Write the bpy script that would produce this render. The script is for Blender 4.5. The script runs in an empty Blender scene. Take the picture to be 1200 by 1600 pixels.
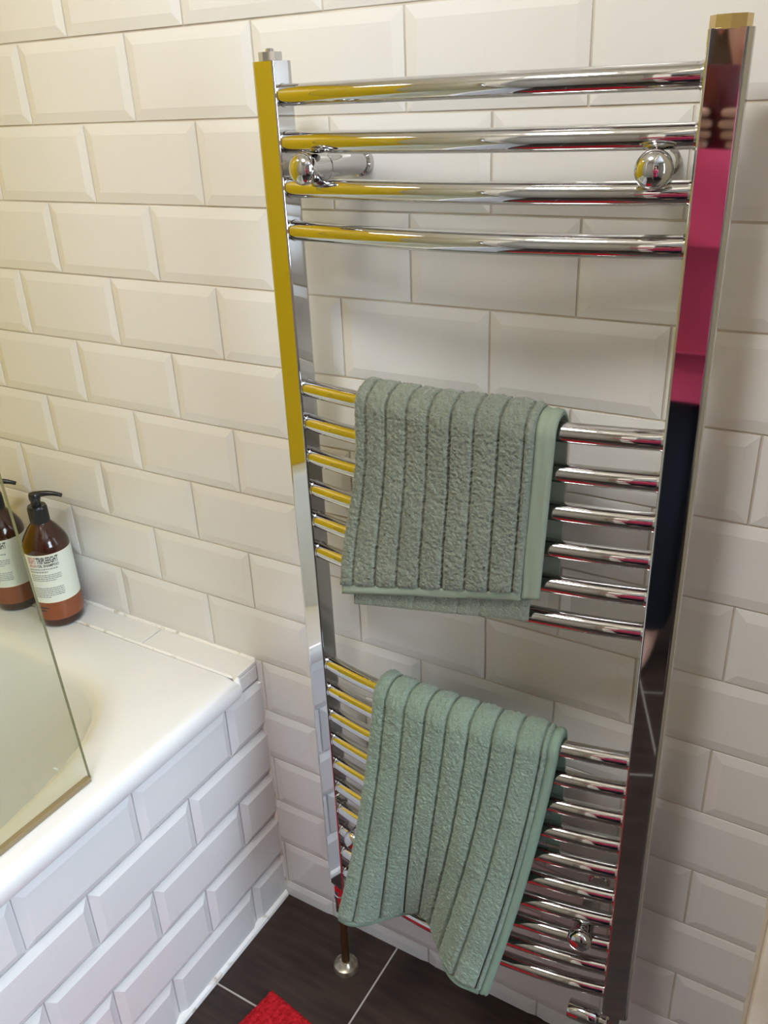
import bpy, bmesh, math, random
import numpy as np
from mathutils import Vector, Matrix

random.seed(7)
rng = np.random.default_rng(7)
S = bpy.context.scene
COL = S.collection

# ------------------------------------------------------------------ camera
CAM = Vector((1.1103, -0.8968, 1.3892))
CR = Vector((0.8600, 0.5088, -0.0402))
CU = Vector((-0.1906, 0.3933, 0.8994))
CD = Vector((-0.4734, 0.7658, -0.4352))
cd = bpy.data.cameras.new('camera')
cd.sensor_fit = 'VERTICAL'
cd.sensor_height = 36.0
cd.sensor_width = 27.0
cd.lens = 1343.72 / 1600.0 * 36.0
cd.clip_start = 0.004
cam = bpy.data.objects.new('camera', cd)
COL.objects.link(cam)
m = Matrix.Identity(4)
for i in range(3):
    m[i][0], m[i][1], m[i][2], m[i][3] = CR[i], CU[i], -CD[i], CAM[i]
cam.matrix_world = m
S.camera = cam

# ------------------------------------------------------------------ world, exposure
w = bpy.data.worlds.new('world')
S.world = w
w.use_nodes = True
w.node_tree.nodes['Background'].inputs[0].default_value = (0.75, 0.85, 1.0, 1)
w.node_tree.nodes['Background'].inputs[1].default_value = 0.6
S.view_settings.view_transform = 'Standard'
S.view_settings.look = 'None'
S.view_settings.exposure = 0.85
S.view_settings.gamma = 1.0
S.view_settings.use_curve_mapping = False
LAMP_STRENGTH = 27.0
LAMP_COL = (1.0, 0.985, 0.95)
HALL_STRENGTH = 9.4
WIN_COL = (0.69, 0.83, 1.0)

# ------------------------------------------------------------------ helpers
def link(name, mesh, mat=None, parent=None, smooth=False):
    o = bpy.data.objects.new(name, mesh)
    COL.objects.link(o)
    if mat is not None and len(mesh.materials) == 0:
        mesh.materials.append(mat)
    if parent is not None:
        o.parent = parent
    if smooth:
        mesh.polygons.foreach_set('use_smooth', [True] * len(mesh.polygons))
    return o

def tag(o, label=None, cat=None, group=None, kind=None):
    if label: o['label'] = label
    if cat: o['category'] = cat
    if group: o['group'] = group
    if kind: o['kind'] = kind
    return o

def thing(name, loc, label, cat, group=None, rz=0.0):
    o = bpy.data.objects.new(name, None)
    COL.objects.link(o)
    o.empty_display_size = 0.05
    o.location = loc
    o.rotation_euler = (0, 0, rz)
    return tag(o, label, cat, group)

def structure(name, loc=(0, 0, 0)):
    o = bpy.data.objects.new(name, None)
    COL.objects.link(o)
    o.location = loc
    o['kind'] = 'structure'
    return o

def mesh_from(verts, faces, name='mesh'):
    me = bpy.data.meshes.new(name)
    me.from_pydata([tuple(v) for v in verts], [], [tuple(f) for f in faces])
    me.update()
    return me

def box_mesh(lo, hi, bevel=0.0, seg=2, name='box'):
    bm = bmesh.new()
    bmesh.ops.create_cube(bm, size=1.0)
    for v in bm.verts:
        for i in range(3):
            v.co[i] = lo[i] if v.co[i] < 0 else hi[i]
    if bevel > 0:
        bmesh.ops.bevel(bm, geom=bm.edges[:], offset=bevel, segments=seg, affect='EDGES', profile=0.5)
    me = bpy.data.meshes.new(name)
    bm.to_mesh(me); bm.free()
    return me

def tube_mesh(path, rad, n=20, cap=True, name='tube'):
    """sweep a circle (rad scalar or list) along path points"""
    P = [Vector(p) for p in path]
    R = rad if hasattr(rad, '__len__') else [rad] * len(P)
    V, F = [], []
    t0 = (P[1] - P[0]).normalized()
    ref = Vector((0, 0, 1)) if abs(t0.z) < 0.9 else Vector((1, 0, 0))
    a = t0.cross(ref).normalized()
    for i, p in enumerate(P):
        if i == 0: t = P[1] - P[0]
        elif i == len(P) - 1: t = P[-1] - P[-2]
        else: t = P[i + 1] - P[i - 1]
        t.normalize()
        a = (a - t * a.dot(t)).normalized()
        b = t.cross(a)
        for k in range(n):
            th = 2 * math.pi * k / n
            V.append(p + (a * math.cos(th) + b * math.sin(th)) * R[i])
    for i in range(len(P) - 1):
        for k in range(n):
            F.append((i * n + k, i * n + (k + 1) % n, (i + 1) * n + (k + 1) % n, (i + 1) * n + k))
    if cap:
        F.append(tuple(range(n - 1, -1, -1)))
        F.append(tuple((len(P) - 1) * n + k for k in range(n)))
    return quick_flip(mesh_from(V, F, name))

def lathe_mesh(profile, n=40, axis=Vector((0, 0, 1)), origin=Vector((0, 0, 0)), name='lathe'):
    """profile: list of (radius, height) along axis"""
    axis = Vector(axis).normalized(); origin = Vector(origin)
    ref = Vector((1, 0, 0)) if abs(axis.x) < 0.9 else Vector((0, 0, 1))
    a = (ref - axis * ref.dot(axis)).normalized(); b = axis.cross(a)
    V, F = [], []
    for r, h in profile:
        for k in range(n):
            th = 2 * math.pi * k / n
            V.append(origin + axis * h + (a * math.cos(th) + b * math.sin(th)) * r)
    for i in range(len(profile) - 1):
        for k in range(n):
            F.append((i * n + k, i * n + (k + 1) % n, (i + 1) * n + (k + 1) % n, (i + 1) * n + k))
    F.append(tuple(range(n - 1, -1, -1)))
    F.append(tuple((len(profile) - 1) * n + k for k in range(n)))
    return quick_flip(mesh_from(V, F, name))

def quick_flip(me):
    bm = bmesh.new(); bm.from_mesh(me)
    bmesh.ops.recalc_face_normals(bm, faces=bm.faces[:]); bm.to_mesh(me); bm.free()
    return me

def auto_smooth(o, ang=35):
    me = o.data
    me.polygons.foreach_set('use_smooth', [True] * len(me.polygons))
    bm = bmesh.new(); bm.from_mesh(me)
    lim = math.radians(ang)
    for e in bm.edges:
        if len(e.link_faces) == 2:
            e.smooth = e.calc_face_angle(0.0) < lim
    bm.to_mesh(me); bm.free()
    return o

# ------------------------------------------------------------------ materials
def mat(name, col, rough=0.5, metal=0.0, spec=0.5, coat=0.0, trans=0.0, ior=1.5):
    M = bpy.data.materials.new(name); M.use_nodes = True
    b = M.node_tree.nodes['Principled BSDF']
    b.inputs['Base Color'].default_value = (*col, 1)
    b.inputs['Roughness'].default_value = rough
    b.inputs['Metallic'].default_value = metal
    b.inputs['Specular IOR Level'].default_value = spec
    b.inputs['Coat Weight'].default_value = coat
    b.inputs['Coat Roughness'].default_value = 0.05
    b.inputs['Transmission Weight'].default_value = trans
    b.inputs['IOR'].default_value = ior
    return M

def nodes(M):
    nt = M.node_tree
    return nt, nt.nodes, nt.links, nt.nodes['Principled BSDF']

def add_noise_color(M, c1, c2, scale, detail=4, stretch=(1, 1, 1), lo=0.35, hi=0.65):
    nt, N, L, b = nodes(M)
    tc = N.new('ShaderNodeTexCoord'); mp = N.new('ShaderNodeMapping')
    mp.inputs['Scale'].default_value = stretch
    nz = N.new('ShaderNodeTexNoise'); nz.inputs['Scale'].default_value = scale; nz.inputs['Detail'].default_value = detail
    cr = N.new('ShaderNodeValToRGB')
    cr.color_ramp.elements[0].position = lo; cr.color_ramp.elements[0].color = (*c1, 1)
    cr.color_ramp.elements[1].position = hi; cr.color_ramp.elements[1].color = (*c2, 1)
    L.new(tc.outputs['Object'], mp.inputs['Vector']); L.new(mp.outputs['Vector'], nz.inputs['Vector'])
    L.new(nz.outputs['Fac'], cr.inputs['Fac']); L.new(cr.outputs['Color'], b.inputs['Base Color'])
    return nz

def add_bump(M, scale, strength, dist=0.001, detail=3, stretch=(1, 1, 1), kind='noise'):
    nt, N, L, b = nodes(M)
    tc = N.new('ShaderNodeTexCoord'); mp = N.new('ShaderNodeMapping')
    mp.inputs['Scale'].default_value = stretch
    if kind == 'voronoi':
        t = N.new('ShaderNodeTexVoronoi'); t.inputs['Scale'].default_value = scale; out = t.outputs['Distance']
    else:
        t = N.new('ShaderNodeTexNoise'); t.inputs['Scale'].default_value = scale; t.inputs['Detail'].default_value = detail; out = t.outputs['Fac']
    bp = N.new('ShaderNodeBump'); bp.inputs['Strength'].default_value = strength; bp.inputs['Distance'].default_value = dist
    L.new(tc.outputs['Object'], mp.inputs['Vector']); L.new(mp.outputs['Vector'], t.inputs['Vector'])
    L.new(out, bp.inputs['Height']); L.new(bp.outputs['Normal'], b.inputs['Normal'])

M_tile = mat('white_glazed_tile', (0.775, 0.772, 0.758), rough=0.15, spec=0.62)
add_bump(M_tile, 14, 0.10, 0.002, 1)
M_ptile = mat('white_panel_tile', (0.785, 0.79, 0.79), rough=0.18, spec=0.42)
add_bump(M_ptile, 14, 0.08, 0.002, 1)
M_grout = mat('grout', (0.62, 0.57, 0.50), rough=0.9)
add_noise_color(M_grout, (0.54, 0.48, 0.40), (0.70, 0.65, 0.57), 9, 5)
M_pgrout = mat('panel_grout', (0.72, 0.72, 0.73), rough=0.9)
M_sealant = mat('white_sealant', (0.86, 0.85, 0.82), rough=0.45)
add_noise_color(M_sealant, (0.50, 0.43, 0.33), (0.9, 0.89, 0.87), 45, 5, (1, 1, 1), 0.28, 0.44)
M_yellow = mat('yellow_paint', (0.67, 0.43, 0.006), rough=0.32, spec=0.4)
M_white = mat('white_paint', (0.56, 0.53, 0.47), rough=0.65)
M_ceil = mat('ceiling_paint', (0.82, 0.81, 0.79), rough=0.8)
M_chrome = mat('chrome', (0.57, 0.565, 0.56), rough=0.035, metal=1.0)
M_brass = mat('brass', (0.62, 0.47, 0.22), rough=0.25, metal=1.0)
M_copper = mat('aged_copper', (0.16, 0.085, 0.035), rough=0.35, metal=0.85)
M_collar = mat('tarnished_collar', (0.46, 0.42, 0.34), rough=0.3, metal=0.8)
add_noise_color(M_collar, (0.25, 0.21, 0.14), (0.55, 0.5, 0.4), 60, 4)
M_tub = mat('tub_acrylic', (0.83, 0.835, 0.83), rough=0.14, spec=0.5, coat=0.3)
M_cream = mat('cream_painted_wood', (0.72, 0.63, 0.50), rough=0.5)
add_noise_color(M_cream, (0.55, 0.46, 0.34), (0.78, 0.70, 0.58), 18, 6, (1, 1, 0.25), 0.3, 0.55)
M_brown = mat('brown_door', (0.060, 0.028, 0.016), rough=0.4)
add_noise_color(M_brown, (0.045, 0.02, 0.012), (0.09, 0.043, 0.024), 10, 5, (6, 6, 0.5))
M_floor = mat('wenge_floor_tile', (0.035, 0.022, 0.017), rough=0.42, spec=0.35)
add_noise_color(M_floor, (0.020, 0.0135, 0.011), (0.052, 0.031, 0.023), 7, 7, (1.2, 9, 1), 0.3, 0.7)
M_fgrout = mat('floor_grout', (0.42, 0.38, 0.34), rough=0.9)
M_red = mat('red_bath_mat', (0.42, 0.012, 0.018), rough=0.95, spec=0.1)
add_noise_color(M_red, (0.30, 0.008, 0.012), (0.52, 0.018, 0.026), 190, 3)
M_black = mat('black_plastic', (0.012, 0.012, 0.013), rough=0.28)
M_label = mat('label_paper', (0.72, 0.76, 0.66), rough=0.45)
M_labelrim = mat('label_rim', (0.80, 0.76, 0.62), rough=0.45)
M_band = mat('label_amber_band', (0.24, 0.066, 0.022), rough=0.3)
M_ink = mat('label_ink', (0.045, 0.045, 0.045), rough=0.6)
M_inkg = mat('label_ink_grey', (0.28, 0.30, 0.28), rough=0.6)
M_inkr = mat('label_ink_red', (0.50, 0.22, 0.18), rough=0.6)
M_seal = mat('screen_seal', (0.27, 0.20, 0.10), rough=0.3, spec=0.5)
M_pink = mat('pink_knit', (0.55, 0.055, 0.15), rough=0.85)
M_navy = mat('navy_cotton', (0.008, 0.013, 0.026), rough=0.85)
M_skin = mat('skin', (0.56, 0.33, 0.25), rough=0.5)
M_hair = mat('brown_hair', (0.045, 0.022, 0.012), rough=0.5)
M_phone = mat('dark_red_phone', (0.10, 0.008, 0.014), rough=0.25)
M_lip = mat('lip', (0.42, 0.17, 0.14), rough=0.5)
M_eye = mat('eye', (0.03, 0.025, 0.02), rough=0.2)

# amber bottle: translucent brown plastic
M_amber = mat('amber_plastic', (0.075, 0.020, 0.006), rough=0.12, spec=0.5, coat=0.4)
add_noise_color(M_amber, (0.032, 0.008, 0.004), (0.065, 0.016, 0.006), 12, 2)
M_amber.node_tree.nodes['Principled BSDF'].inputs['Transmission Weight'].default_value = 0.25

def glass_mat(name, tint, gloss_col=(1, 1, 1)):
    M = bpy.data.materials.new(name); M.use_nodes = True
    nt = M.node_tree; N = nt.nodes; L = nt.links
    for n in list(N):
        if n.type != 'OUTPUT_MATERIAL': N.remove(n)
    out = [n for n in N if n.type == 'OUTPUT_MATERIAL'][0]
    tr = N.new('ShaderNodeBsdfTransparent'); tr.inputs[0].default_value = (*tint, 1)
    gl = N.new('ShaderNodeBsdfGlossy'); gl.inputs['Roughness'].default_value = 0.02
    gl.inputs['Color'].default_value = (*gloss_col, 1)
    fr = N.new('ShaderNodeFresnel'); fr.inputs['IOR'].default_value = 1.5
    mx = N.new('ShaderNodeMixShader')
    ge = N.new('ShaderNodeNewGeometry'); om = N.new('ShaderNodeMath'); om.operation = 'SUBTRACT'; om.inputs[0].default_value = 1.0
    ml_ = N.new('ShaderNodeMath'); ml_.operation = 'MULTIPLY'
    L.new(ge.outputs['Backfacing'], om.inputs[1]); L.new(fr.outputs[0], ml_.inputs[0]); L.new(om.outputs[0], ml_.inputs[1])
    L.new(ml_.outputs[0], mx.inputs[0]); L.new(tr.outputs[0], mx.inputs[1]); L.new(gl.outputs[0], mx.inputs[2])
    L.new(mx.outputs[0], out.inputs['Surface'])
    return M
M_glass = glass_mat('screen_glass', (0.93, 0.945, 0.915))
M_glassedge = mat('glass_edge', (0.28, 0.30, 0.20), rough=0.15)

def emit_mat(name, col, st):
    M = bpy.data.materials.new(name); M.use_nodes = True
    nt = M.node_tree
    b = nt.nodes['Principled BSDF']
    b.inputs['Base Color'].default_value = (0.8, 0.8, 0.8, 1)
    b.inputs['Emission Color'].default_value = (*col, 1)
    b.inputs['Emission Strength'].default_value = st
    return M
M_lamp = emit_mat('lamp_diffuser', LAMP_COL, LAMP_STRENGTH)
M_win2 = emit_mat('hall_daylit_pane', WIN_COL, HALL_STRENGTH)

def towel_mat(name, c1, c2):
    M = mat(name, c1, rough=0.95, spec=0.08)
    nt, N, L, b = nodes(M)
    b.inputs['Sheen Weight'].default_value = 0.25
    b.inputs['Sheen Roughness'].default_value = 0.6
    tc = N.new('ShaderNodeTexCoord')
    n1 = N.new('ShaderNodeTexNoise'); n1.inputs['Scale'].default_value = 420; n1.inputs['Detail'].default_value = 3
    n2 = N.new('ShaderNodeTexNoise'); n2.inputs['Scale'].default_value = 16; n2.inputs['Detail'].default_value = 2
    cr = N.new('ShaderNodeValToRGB')
    cr.color_ramp.elements[0].position = 0.32; cr.color_ramp.elements[0].color = (*c1, 1)
    cr.color_ramp.elements[1].position = 0.66; cr.color_ramp.elements[1].color = (*c2, 1)
    ad = N.new('ShaderNodeMath'); ad.operation = 'MULTIPLY_ADD'; ad.inputs[1].default_value = 0.65
    sc = N.new('ShaderNodeMath'); sc.operation = 'MULTIPLY'; sc.inputs[1].default_value = 0.35
    L.new(tc.outputs['Object'], n1.inputs['Vector']); L.new(tc.outputs['Object'], n2.inputs['Vector'])
    L.new(n2.outputs['Fac'], sc.inputs[0]); L.new(n1.outputs['Fac'], ad.inputs[0]); L.new(sc.outputs[0], ad.inputs[2])
    L.new(ad.outputs[0], cr.inputs['Fac']); L.new(cr.outputs['Color'], b.inputs['Base Color'])
    bp = N.new('ShaderNodeBump'); bp.inputs['Strength'].default_value = 1.0; bp.inputs['Distance'].default_value = 0.0024
    L.new(n1.outputs['Fac'], bp.inputs['Height']); L.new(bp.outputs['Normal'], b.inputs['Normal'])
    return M
M_sage = towel_mat('sage_terry', (0.140, 0.158, 0.115), (0.212, 0.234, 0.174))
M_mint = towel_mat('green_terry', (0.170, 0.232, 0.176), (0.252, 0.340, 0.264))
M_sagehem = mat('sage_hem', (0.235, 0.275, 0.205), rough=0.95, spec=0.08); add_bump(M_sagehem, 900, 0.4, 0.0006, 2)
M_minthem = mat('green_hem', (0.215, 0.300, 0.230), rough=0.95, spec=0.08); add_bump(M_minthem, 900, 0.4, 0.0006, 2)

# ------------------------------------------------------------------ room shell
XL, XR, YF, ZC = -0.43, 2.00, -2.30, 2.40      # left wall, right wall, front wall, ceiling
TW, TH, ZREF = 0.2025, 0.10275, 1.4743         # tile pitch and the height of the joint row 0
XEND = 1.106                                   # tiled wall ends at the door casing

def boxes_mesh(boxes, name):
    V, F = [], []
    for (x0, y0, z0), (x1, y1, z1) in boxes:
        i = len(V)
        V += [(x0, y0, z0), (x1, y0, z0), (x1, y1, z0), (x0, y1, z0), (x0, y0, z1), (x1, y0, z1), (x1, y1, z1), (x0, y1, z1)]
        F += [(i, i + 3, i + 2, i + 1), (i + 4, i + 5, i + 6, i + 7), (i, i + 1, i + 5, i + 4), (i + 1, i + 2, i + 6, i + 5), (i + 2, i + 3, i + 7, i + 6), (i + 3, i, i + 4, i + 7)]
    return mesh_from(V, F, name)

wall_back = link('wall_back', boxes_mesh([((XL - 0.1, 0.0012, 0), (1.20, 0.104, ZC))], 'wall_back'), M_grout)
wall_back['kind'] = 'structure'
wl = link('wall_left', boxes_mesh([((XL - 0.1, YF, 0), (XL, 0.004, ZC))], 'wall_left'), M_yellow); wl['kind'] = 'structure'
# right wall: short nib beside the radiator, wide doorway, then wall again
XD0, XD1, YD0, YD1, ZD = 1.116, 1.206, -0.22, -1.78, 2.06
wr = link('wall_right', boxes_mesh([((XD0, YD0 + 0.012, 0), (XD1, 0.0012, ZC)), ((XD0, YD1, ZD + 0.012), (XD1, YD0 + 0.012, ZC)), ((XD0, YF, 0), (XD1, YD1 - 0.012, ZC)), ((XD0, YD1 - 0.012, ZD + 0.012), (XD1, YD1, ZC))], 'wall_right'), M_white); wr['kind'] = 'structure'
# hallway beyond the doorway
XH = 2.30
wh = link('wall_hall', boxes_mesh([((XD1, 0.0012, 0), (XH, 0.104, ZC))], 'wall_hall'), M_white); wh['kind'] = 'structure'
HY0, HY1, HZ0, HZ1 = -1.05, -0.20, 0.85, 2.10
we2 = link('wall_hall_end', boxes_mesh([((XH, YF, 0), (XH + 0.1, HY0, ZC)), ((XH, HY1, 0), (XH + 0.1, 0.104, ZC)), ((XH, HY0, 0), (XH + 0.1, HY1, HZ0)), ((XH, HY0, HZ1), (XH + 0.1, HY1, ZC))], 'wall_hall_end'), M_white); we2['kind'] = 'structure'
# front wall with door opening
DX0, DX1, DZ1 = 1.26, 2.04, 2.02
wf = link('wall_front', boxes_mesh([
    ((XL - 0.1, YF - 0.1, 0), (DX0, YF, ZC)), ((DX0, YF - 0.1, DZ1), (DX1, YF, ZC)), ((DX1, YF - 0.1, 0), (XH + 0.1, YF, ZC))], 'wall_front'), M_white)
wf['kind'] = 'structure'
YE = -1.56                                     # shower end of the bath alcove
we = link('wall_alcove', boxes_mesh([((XL - 0.1, YE - 0.1, 0), (0.31, YE, ZC))], 'wall_alcove'), M_white); we['kind'] = 'structure'
cl = link('ceiling', boxes_mesh([((XL - 0.1, YF - 0.1, ZC), (XH + 0.1, 0.104, ZC + 0.1))], 'ceiling'), M_ceil); cl['kind'] = 'structure'

# ---- bevelled tiles (local frame: u right, v up, n outward; shared meshes)
TILE_CACHE = {}
def tile_mesh(wd, ht, bl, br, bb, bt, edge, top, material, ins=0.0135):
    """bl.. are 1 if that side has its bevel, 0 if it was cut"""
    key = (round(wd, 4), round(ht, 4), bl, br, bb, bt, edge, top, material.name)
    if key in TILE_CACHE: return TILE_CACHE[key]
    il, ir = ins * bl, ins * br
    ib, it = ins * bb, ins * bt
    if wd < il + ir + 0.004: il = min(il, wd * 0.4) ; ir = min(ir, wd * 0.4)
    if ht < ib + it + 0.004: ib = min(ib, ht * 0.4); it = min(it, ht * 0.4)
    e = lambda f: edge if f else top
    V = [(0, 0, -0.004), (wd, 0, -0.004), (wd, ht, -0.004), (0, ht, -0.004)]
    c = [min(e(bl), e(bb)), min(e(br), e(bb)), min(e(br), e(bt)), min(e(bl), e(bt))]
    V += [(0, 0, c[0]), (wd, 0, c[1]), (wd, ht, c[2]), (0, ht, c[3])]
    V += [(il, ib, top), (wd - ir, ib, top), (wd - ir, ht - it, top), (il, ht - it, top)]
    F = []
    for k in range(4):
        j = (k + 1) % 4
        F.append((k, j, 4 + j, 4 + k)); F.append((4 + k, 4 + j, 8 + j, 8 + k))
    F.append((8, 9, 10, 11))
    bm = bmesh.new()
    vs = [bm.verts.new(v) for v in V]
    for f in F:
        try: bm.faces.new([vs[i] for i in f])
        except ValueError: pass
    bmesh.ops.remove_doubles(bm, verts=bm.verts[:], dist=1e-5)
    me = bpy.data.meshes.new('tile'); bm.to_mesh(me); bm.free()
    me.materials.append(material)
    TILE_CACHE[key] = me
    return me

G = 0.0028   # joint width
def put_tile(name, parent, me, origin, frame):
    o = bpy.data.objects.new(name, me); COL.objects.link(o)
    u, v, n = frame
    M = Matrix.Identity(4)
    for i in range(3):
        M[i][0], M[i][1], M[i][2], M[i][3] = u[i], v[i], n[i], origin[i]
    o.parent = parent
    o.matrix_local = M
    return o

def tile_grid(name, parent, material, frame, origin, u0, u1, v0, v1, pu, pv, voff, ushift, edge, top, skip=None, jit=0.0004):
    """running-bond grid; u,v coordinates in metres within [u0,u1]x[v0,v1]; row k spans voff+k*pv"""
    U, Vv, Nn = [Vector(a) for a in frame]
    k0 = math.floor((v0 - voff) / pv) - 1; k1 = math.ceil((v1 - voff) / pv) + 1
    for k in range(k0, k1):
        a0, a1 = voff + k * pv + G / 2, voff + (k + 1) * pv - G / 2
        b0, b1 = max(a0, v0), min(a1, v1)
        if b1 - b0 < 0.006: continue
        us = ushift(k)
        j0 = math.floor((u0 - us) / pu) - 1; j1 = math.ceil((u1 - us) / pu) + 1
        for j in range(j0, j1):
            c0, c1 = us + j * pu + G / 2, us + (j + 1) * pu - G / 2
            d0, d1 = max(c0, u0), min(c1, u1)
            if d1 - d0 < 0.006: continue
            if skip and skip(d0, d1, b0, b1): continue
            me = tile_mesh(d1 - d0, b1 - b0, int(d0 == c0), int(d1 == c1), int(b0 == a0), int(b1 == a1), edge, top, material)
            org = Vector(origin) + U * d0 + Vv * b0 + Nn * random.uniform(-jit, jit)
            put_tile(name, parent, me, org, (U, Vv, Nn))

# back wall: row k counts upward; joint v index 0 at z = ZREF
def wall_shift(k):
    # row between joints -k-1 and -k (downwards index R = -(k+1)); even R has joints on whole columns
    return 0.0 if (-(k + 1)) % 2 == 0 else TW * 0.5
tile_grid('wall_tile', wall_back, M_tile, ((1, 0, 0), (0, 0, 1), (0, -1, 0)), (0, 0, 0), XL, XEND, 0.0, ZC, TW, TH, ZREF - 15 * TH,
          lambda k: wall_shift(k - 15), 0.0003, 0.0024,
          skip=lambda a, b, c, d: b < 0.292 and d < 0.53)

# ---- floor with dark plank-like tiles
floor = link('floor', boxes_mesh([((XL - 0.1, YF - 0.1, -0.1), (XH + 0.1, 0.104, -0.0005))], 'floor'), M_fgrout)
floor['kind'] = 'structure'
FW, FL = 0.300, 0.600
for ci in range(-4, 7):
    x0 = 0.544 + ci * FW
    yoff = -0.215 if ci % 2 else -0.515
    for rj in range(-5, 3):
        y1 = yoff + rj * FL
        X0, X1 = max(x0 + 0.0012, XL), min(x0 + FW - 0.0012, XH)
        Y0, Y1 = max(y1 - FL + 0.0012, YF), min(y1 - 0.0012, 0.0)
        if X1 - X0 < 0.01 or Y1 - Y0 < 0.01: continue
        if X1 < 0.285: continue
        me = box_mesh((0, 0, -0.006), (X1 - X0, Y1 - Y0, 0.0), 0.0008, 1, 'floor_tile')
        o = link('floor_tile', me, M_floor, floor)
        o.location = (X0, Y0, random.uniform(-0.0002, 0.0002))

# ---- doorway at the right end of the tiled wall (casing + leaf)
door1 = structure('door_1')
# cream lining of the opening and worn casing on its edges
for nm, lo, hi in (('door_lining', (XD0 - 0.004, YD0, 0.0), (XD1 + 0.004, YD0 + 0.012, ZD + 0.012)), ('door_lining', (XD0 - 0.004, YD1 - 0.012, 0.0), (XD1 + 0.004, YD1, ZD + 0.012)), ('door_head', (XD0 - 0.004, YD1, ZD), (XD1 + 0.004, YD0, ZD + 0.012)),
                   ('door_stop', (XD0 + 0.034, YD0 - 0.012, 0.0), (XD0 + 0.060, YD0, ZD))):
    link(nm, box_mesh(lo, hi, 0.002, 2), M_cream, door1)
link('caulk_bead', tube_mesh([(1.1105, 0.001, 0.0), (1.1105, 0.001, 2.4)], 0.0058, 8), M_cream, door1)
# ---- brown door in the front wall, behind the photographer
door2 = structure('door_2')
link('door_leaf', box_mesh((DX0 + 0.03, YF - 0.07, 0.005), (DX1 - 0.03, YF - 0.03, DZ1 - 0.03), 0.003, 1), M_brown, door2)
for x0, x1, z0, z1 in ((0.12, 0.36, 0.15, 0.85), (0.42, 0.66, 0.15, 0.85), (0.12, 0.36, 1.0, 1.85), (0.42, 0.66, 1.0, 1.85)):
    link('door_panel', box_mesh((DX0 + x0, YF - 0.035, z0), (DX0 + x1, YF - 0.02, z1), 0.008, 2), M_brown, door2)
for bx in (((DX0, YF - 0.09, 0), (DX0 + 0.03, YF + 0.012, DZ1)), ((DX1 - 0.03, YF - 0.09, 0), (DX1, YF + 0.012, DZ1)), ((DX0, YF - 0.09, DZ1 - 0.03), (DX1, YF + 0.012, DZ1))):
    link('door_frame', box_mesh(*bx, 0.003, 1), M_brown, door2)
link('door_handle', lathe_mesh([(0.006, 0), (0.008, 0.03), (0.024, 0.036), (0.028, 0.05), (0.018, 0.064), (0.002, 0.066)], 20, (0, 1, 0), (DX1 - 0.10, YF - 0.03, 1.0)), M_brass, door2, True)

# ---- daylit hall window beyond the doorway
t = 0.05
win2 = structure('window_right_offscreen')
for lo, hi in (((XH + 0.02, HY0, HZ0), (XH + 0.08, HY0 + t, HZ1)), ((XH + 0.02, HY1 - t, HZ0), (XH + 0.08, HY1, HZ1)), ((XH + 0.02, HY0 + t, HZ0), (XH + 0.08, HY1 - t, HZ0 + t)),
               ((XH + 0.02, HY0 + t, HZ1 - t), (XH + 0.08, HY1 - t, HZ1)), ((XH + 0.025, HY0 + t, 1.52), (XH + 0.075, HY1 - t, 1.56))):
    link('window_frame', box_mesh(lo, hi, 0.003, 1), M_white, win2)
for z0, z1 in ((HZ0 + t, 1.52), (1.56, HZ1 - t)):
    link('window_pane_offscreen', box_mesh((XH + 0.049, HY0 + t, z0), (XH + 0.055, HY1 - t, z1)), M_win2, win2)

# ---- ceiling light
LX, LY = 0.64, -0.95
lamp = thing('ceiling_light_offscreen', (LX, LY, ZC), 'round white flush dome light on the ceiling in front of the towel radiator', 'ceiling light')
link('lamp_base', lathe_mesh([(0.20, 0.0), (0.205, -0.012), (0.202, -0.024), (0.19, -0.026)], 40), M_white, lamp, True)
link('lamp_shade_offscreen', lathe_mesh([(0.188, -0.020), (0.187, -0.034), (0.172, -0.058), (0.135, -0.078), (0.08, -0.091), (0.02, -0.096), (0.001, -0.0965)], 40), M_lamp, lamp, True)

# ------------------------------------------------------------------ bathtub
TX0, TX1 = -0.428, 0.304
TY0, TY1 = -0.056, YE + 0.004
TZ = 0.548
NSEG = 128
def superloop(x0, x1, y0, y1, p, z, n=NSEG):
    cx, cy, a, b = (x0 + x1) / 2, (y0 + y1) / 2, abs(x1 - x0) / 2, abs(y1 - y0) / 2
    pts = []
    tc = math.atan2(abs(TY1 - TY0), abs(TX1 - TX0))      # direction of the rim corner
    qn = n // 4
    for k in range(n):
        qd, f = divmod(k, qn); f = f / qn
        if qd % 2: f = 1 - f
        th = tc * f * 2 if f <= 0.5 else tc + (math.pi / 2 - tc) * (f - 0.5) * 2
        if qd == 1: th = math.pi - th
        elif qd == 2: th = math.pi + th
        elif qd == 3: th = 2 * math.pi - th
        c, s = math.cos(th), math.sin(th)
        # blend of uniform-angle superellipse
        A, B = abs(c) / a, abs(s) / b
        rr = 1.0 / max(A, B) if p > 30 else 1.0 / max(A, B) * (1 + (min(A, B) / max(A, B)) ** p) ** (-1.0 / p)
        pts.append(Vector((cx + rr * c, cy + rr * s, z)))
    return pts
loops = []
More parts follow.
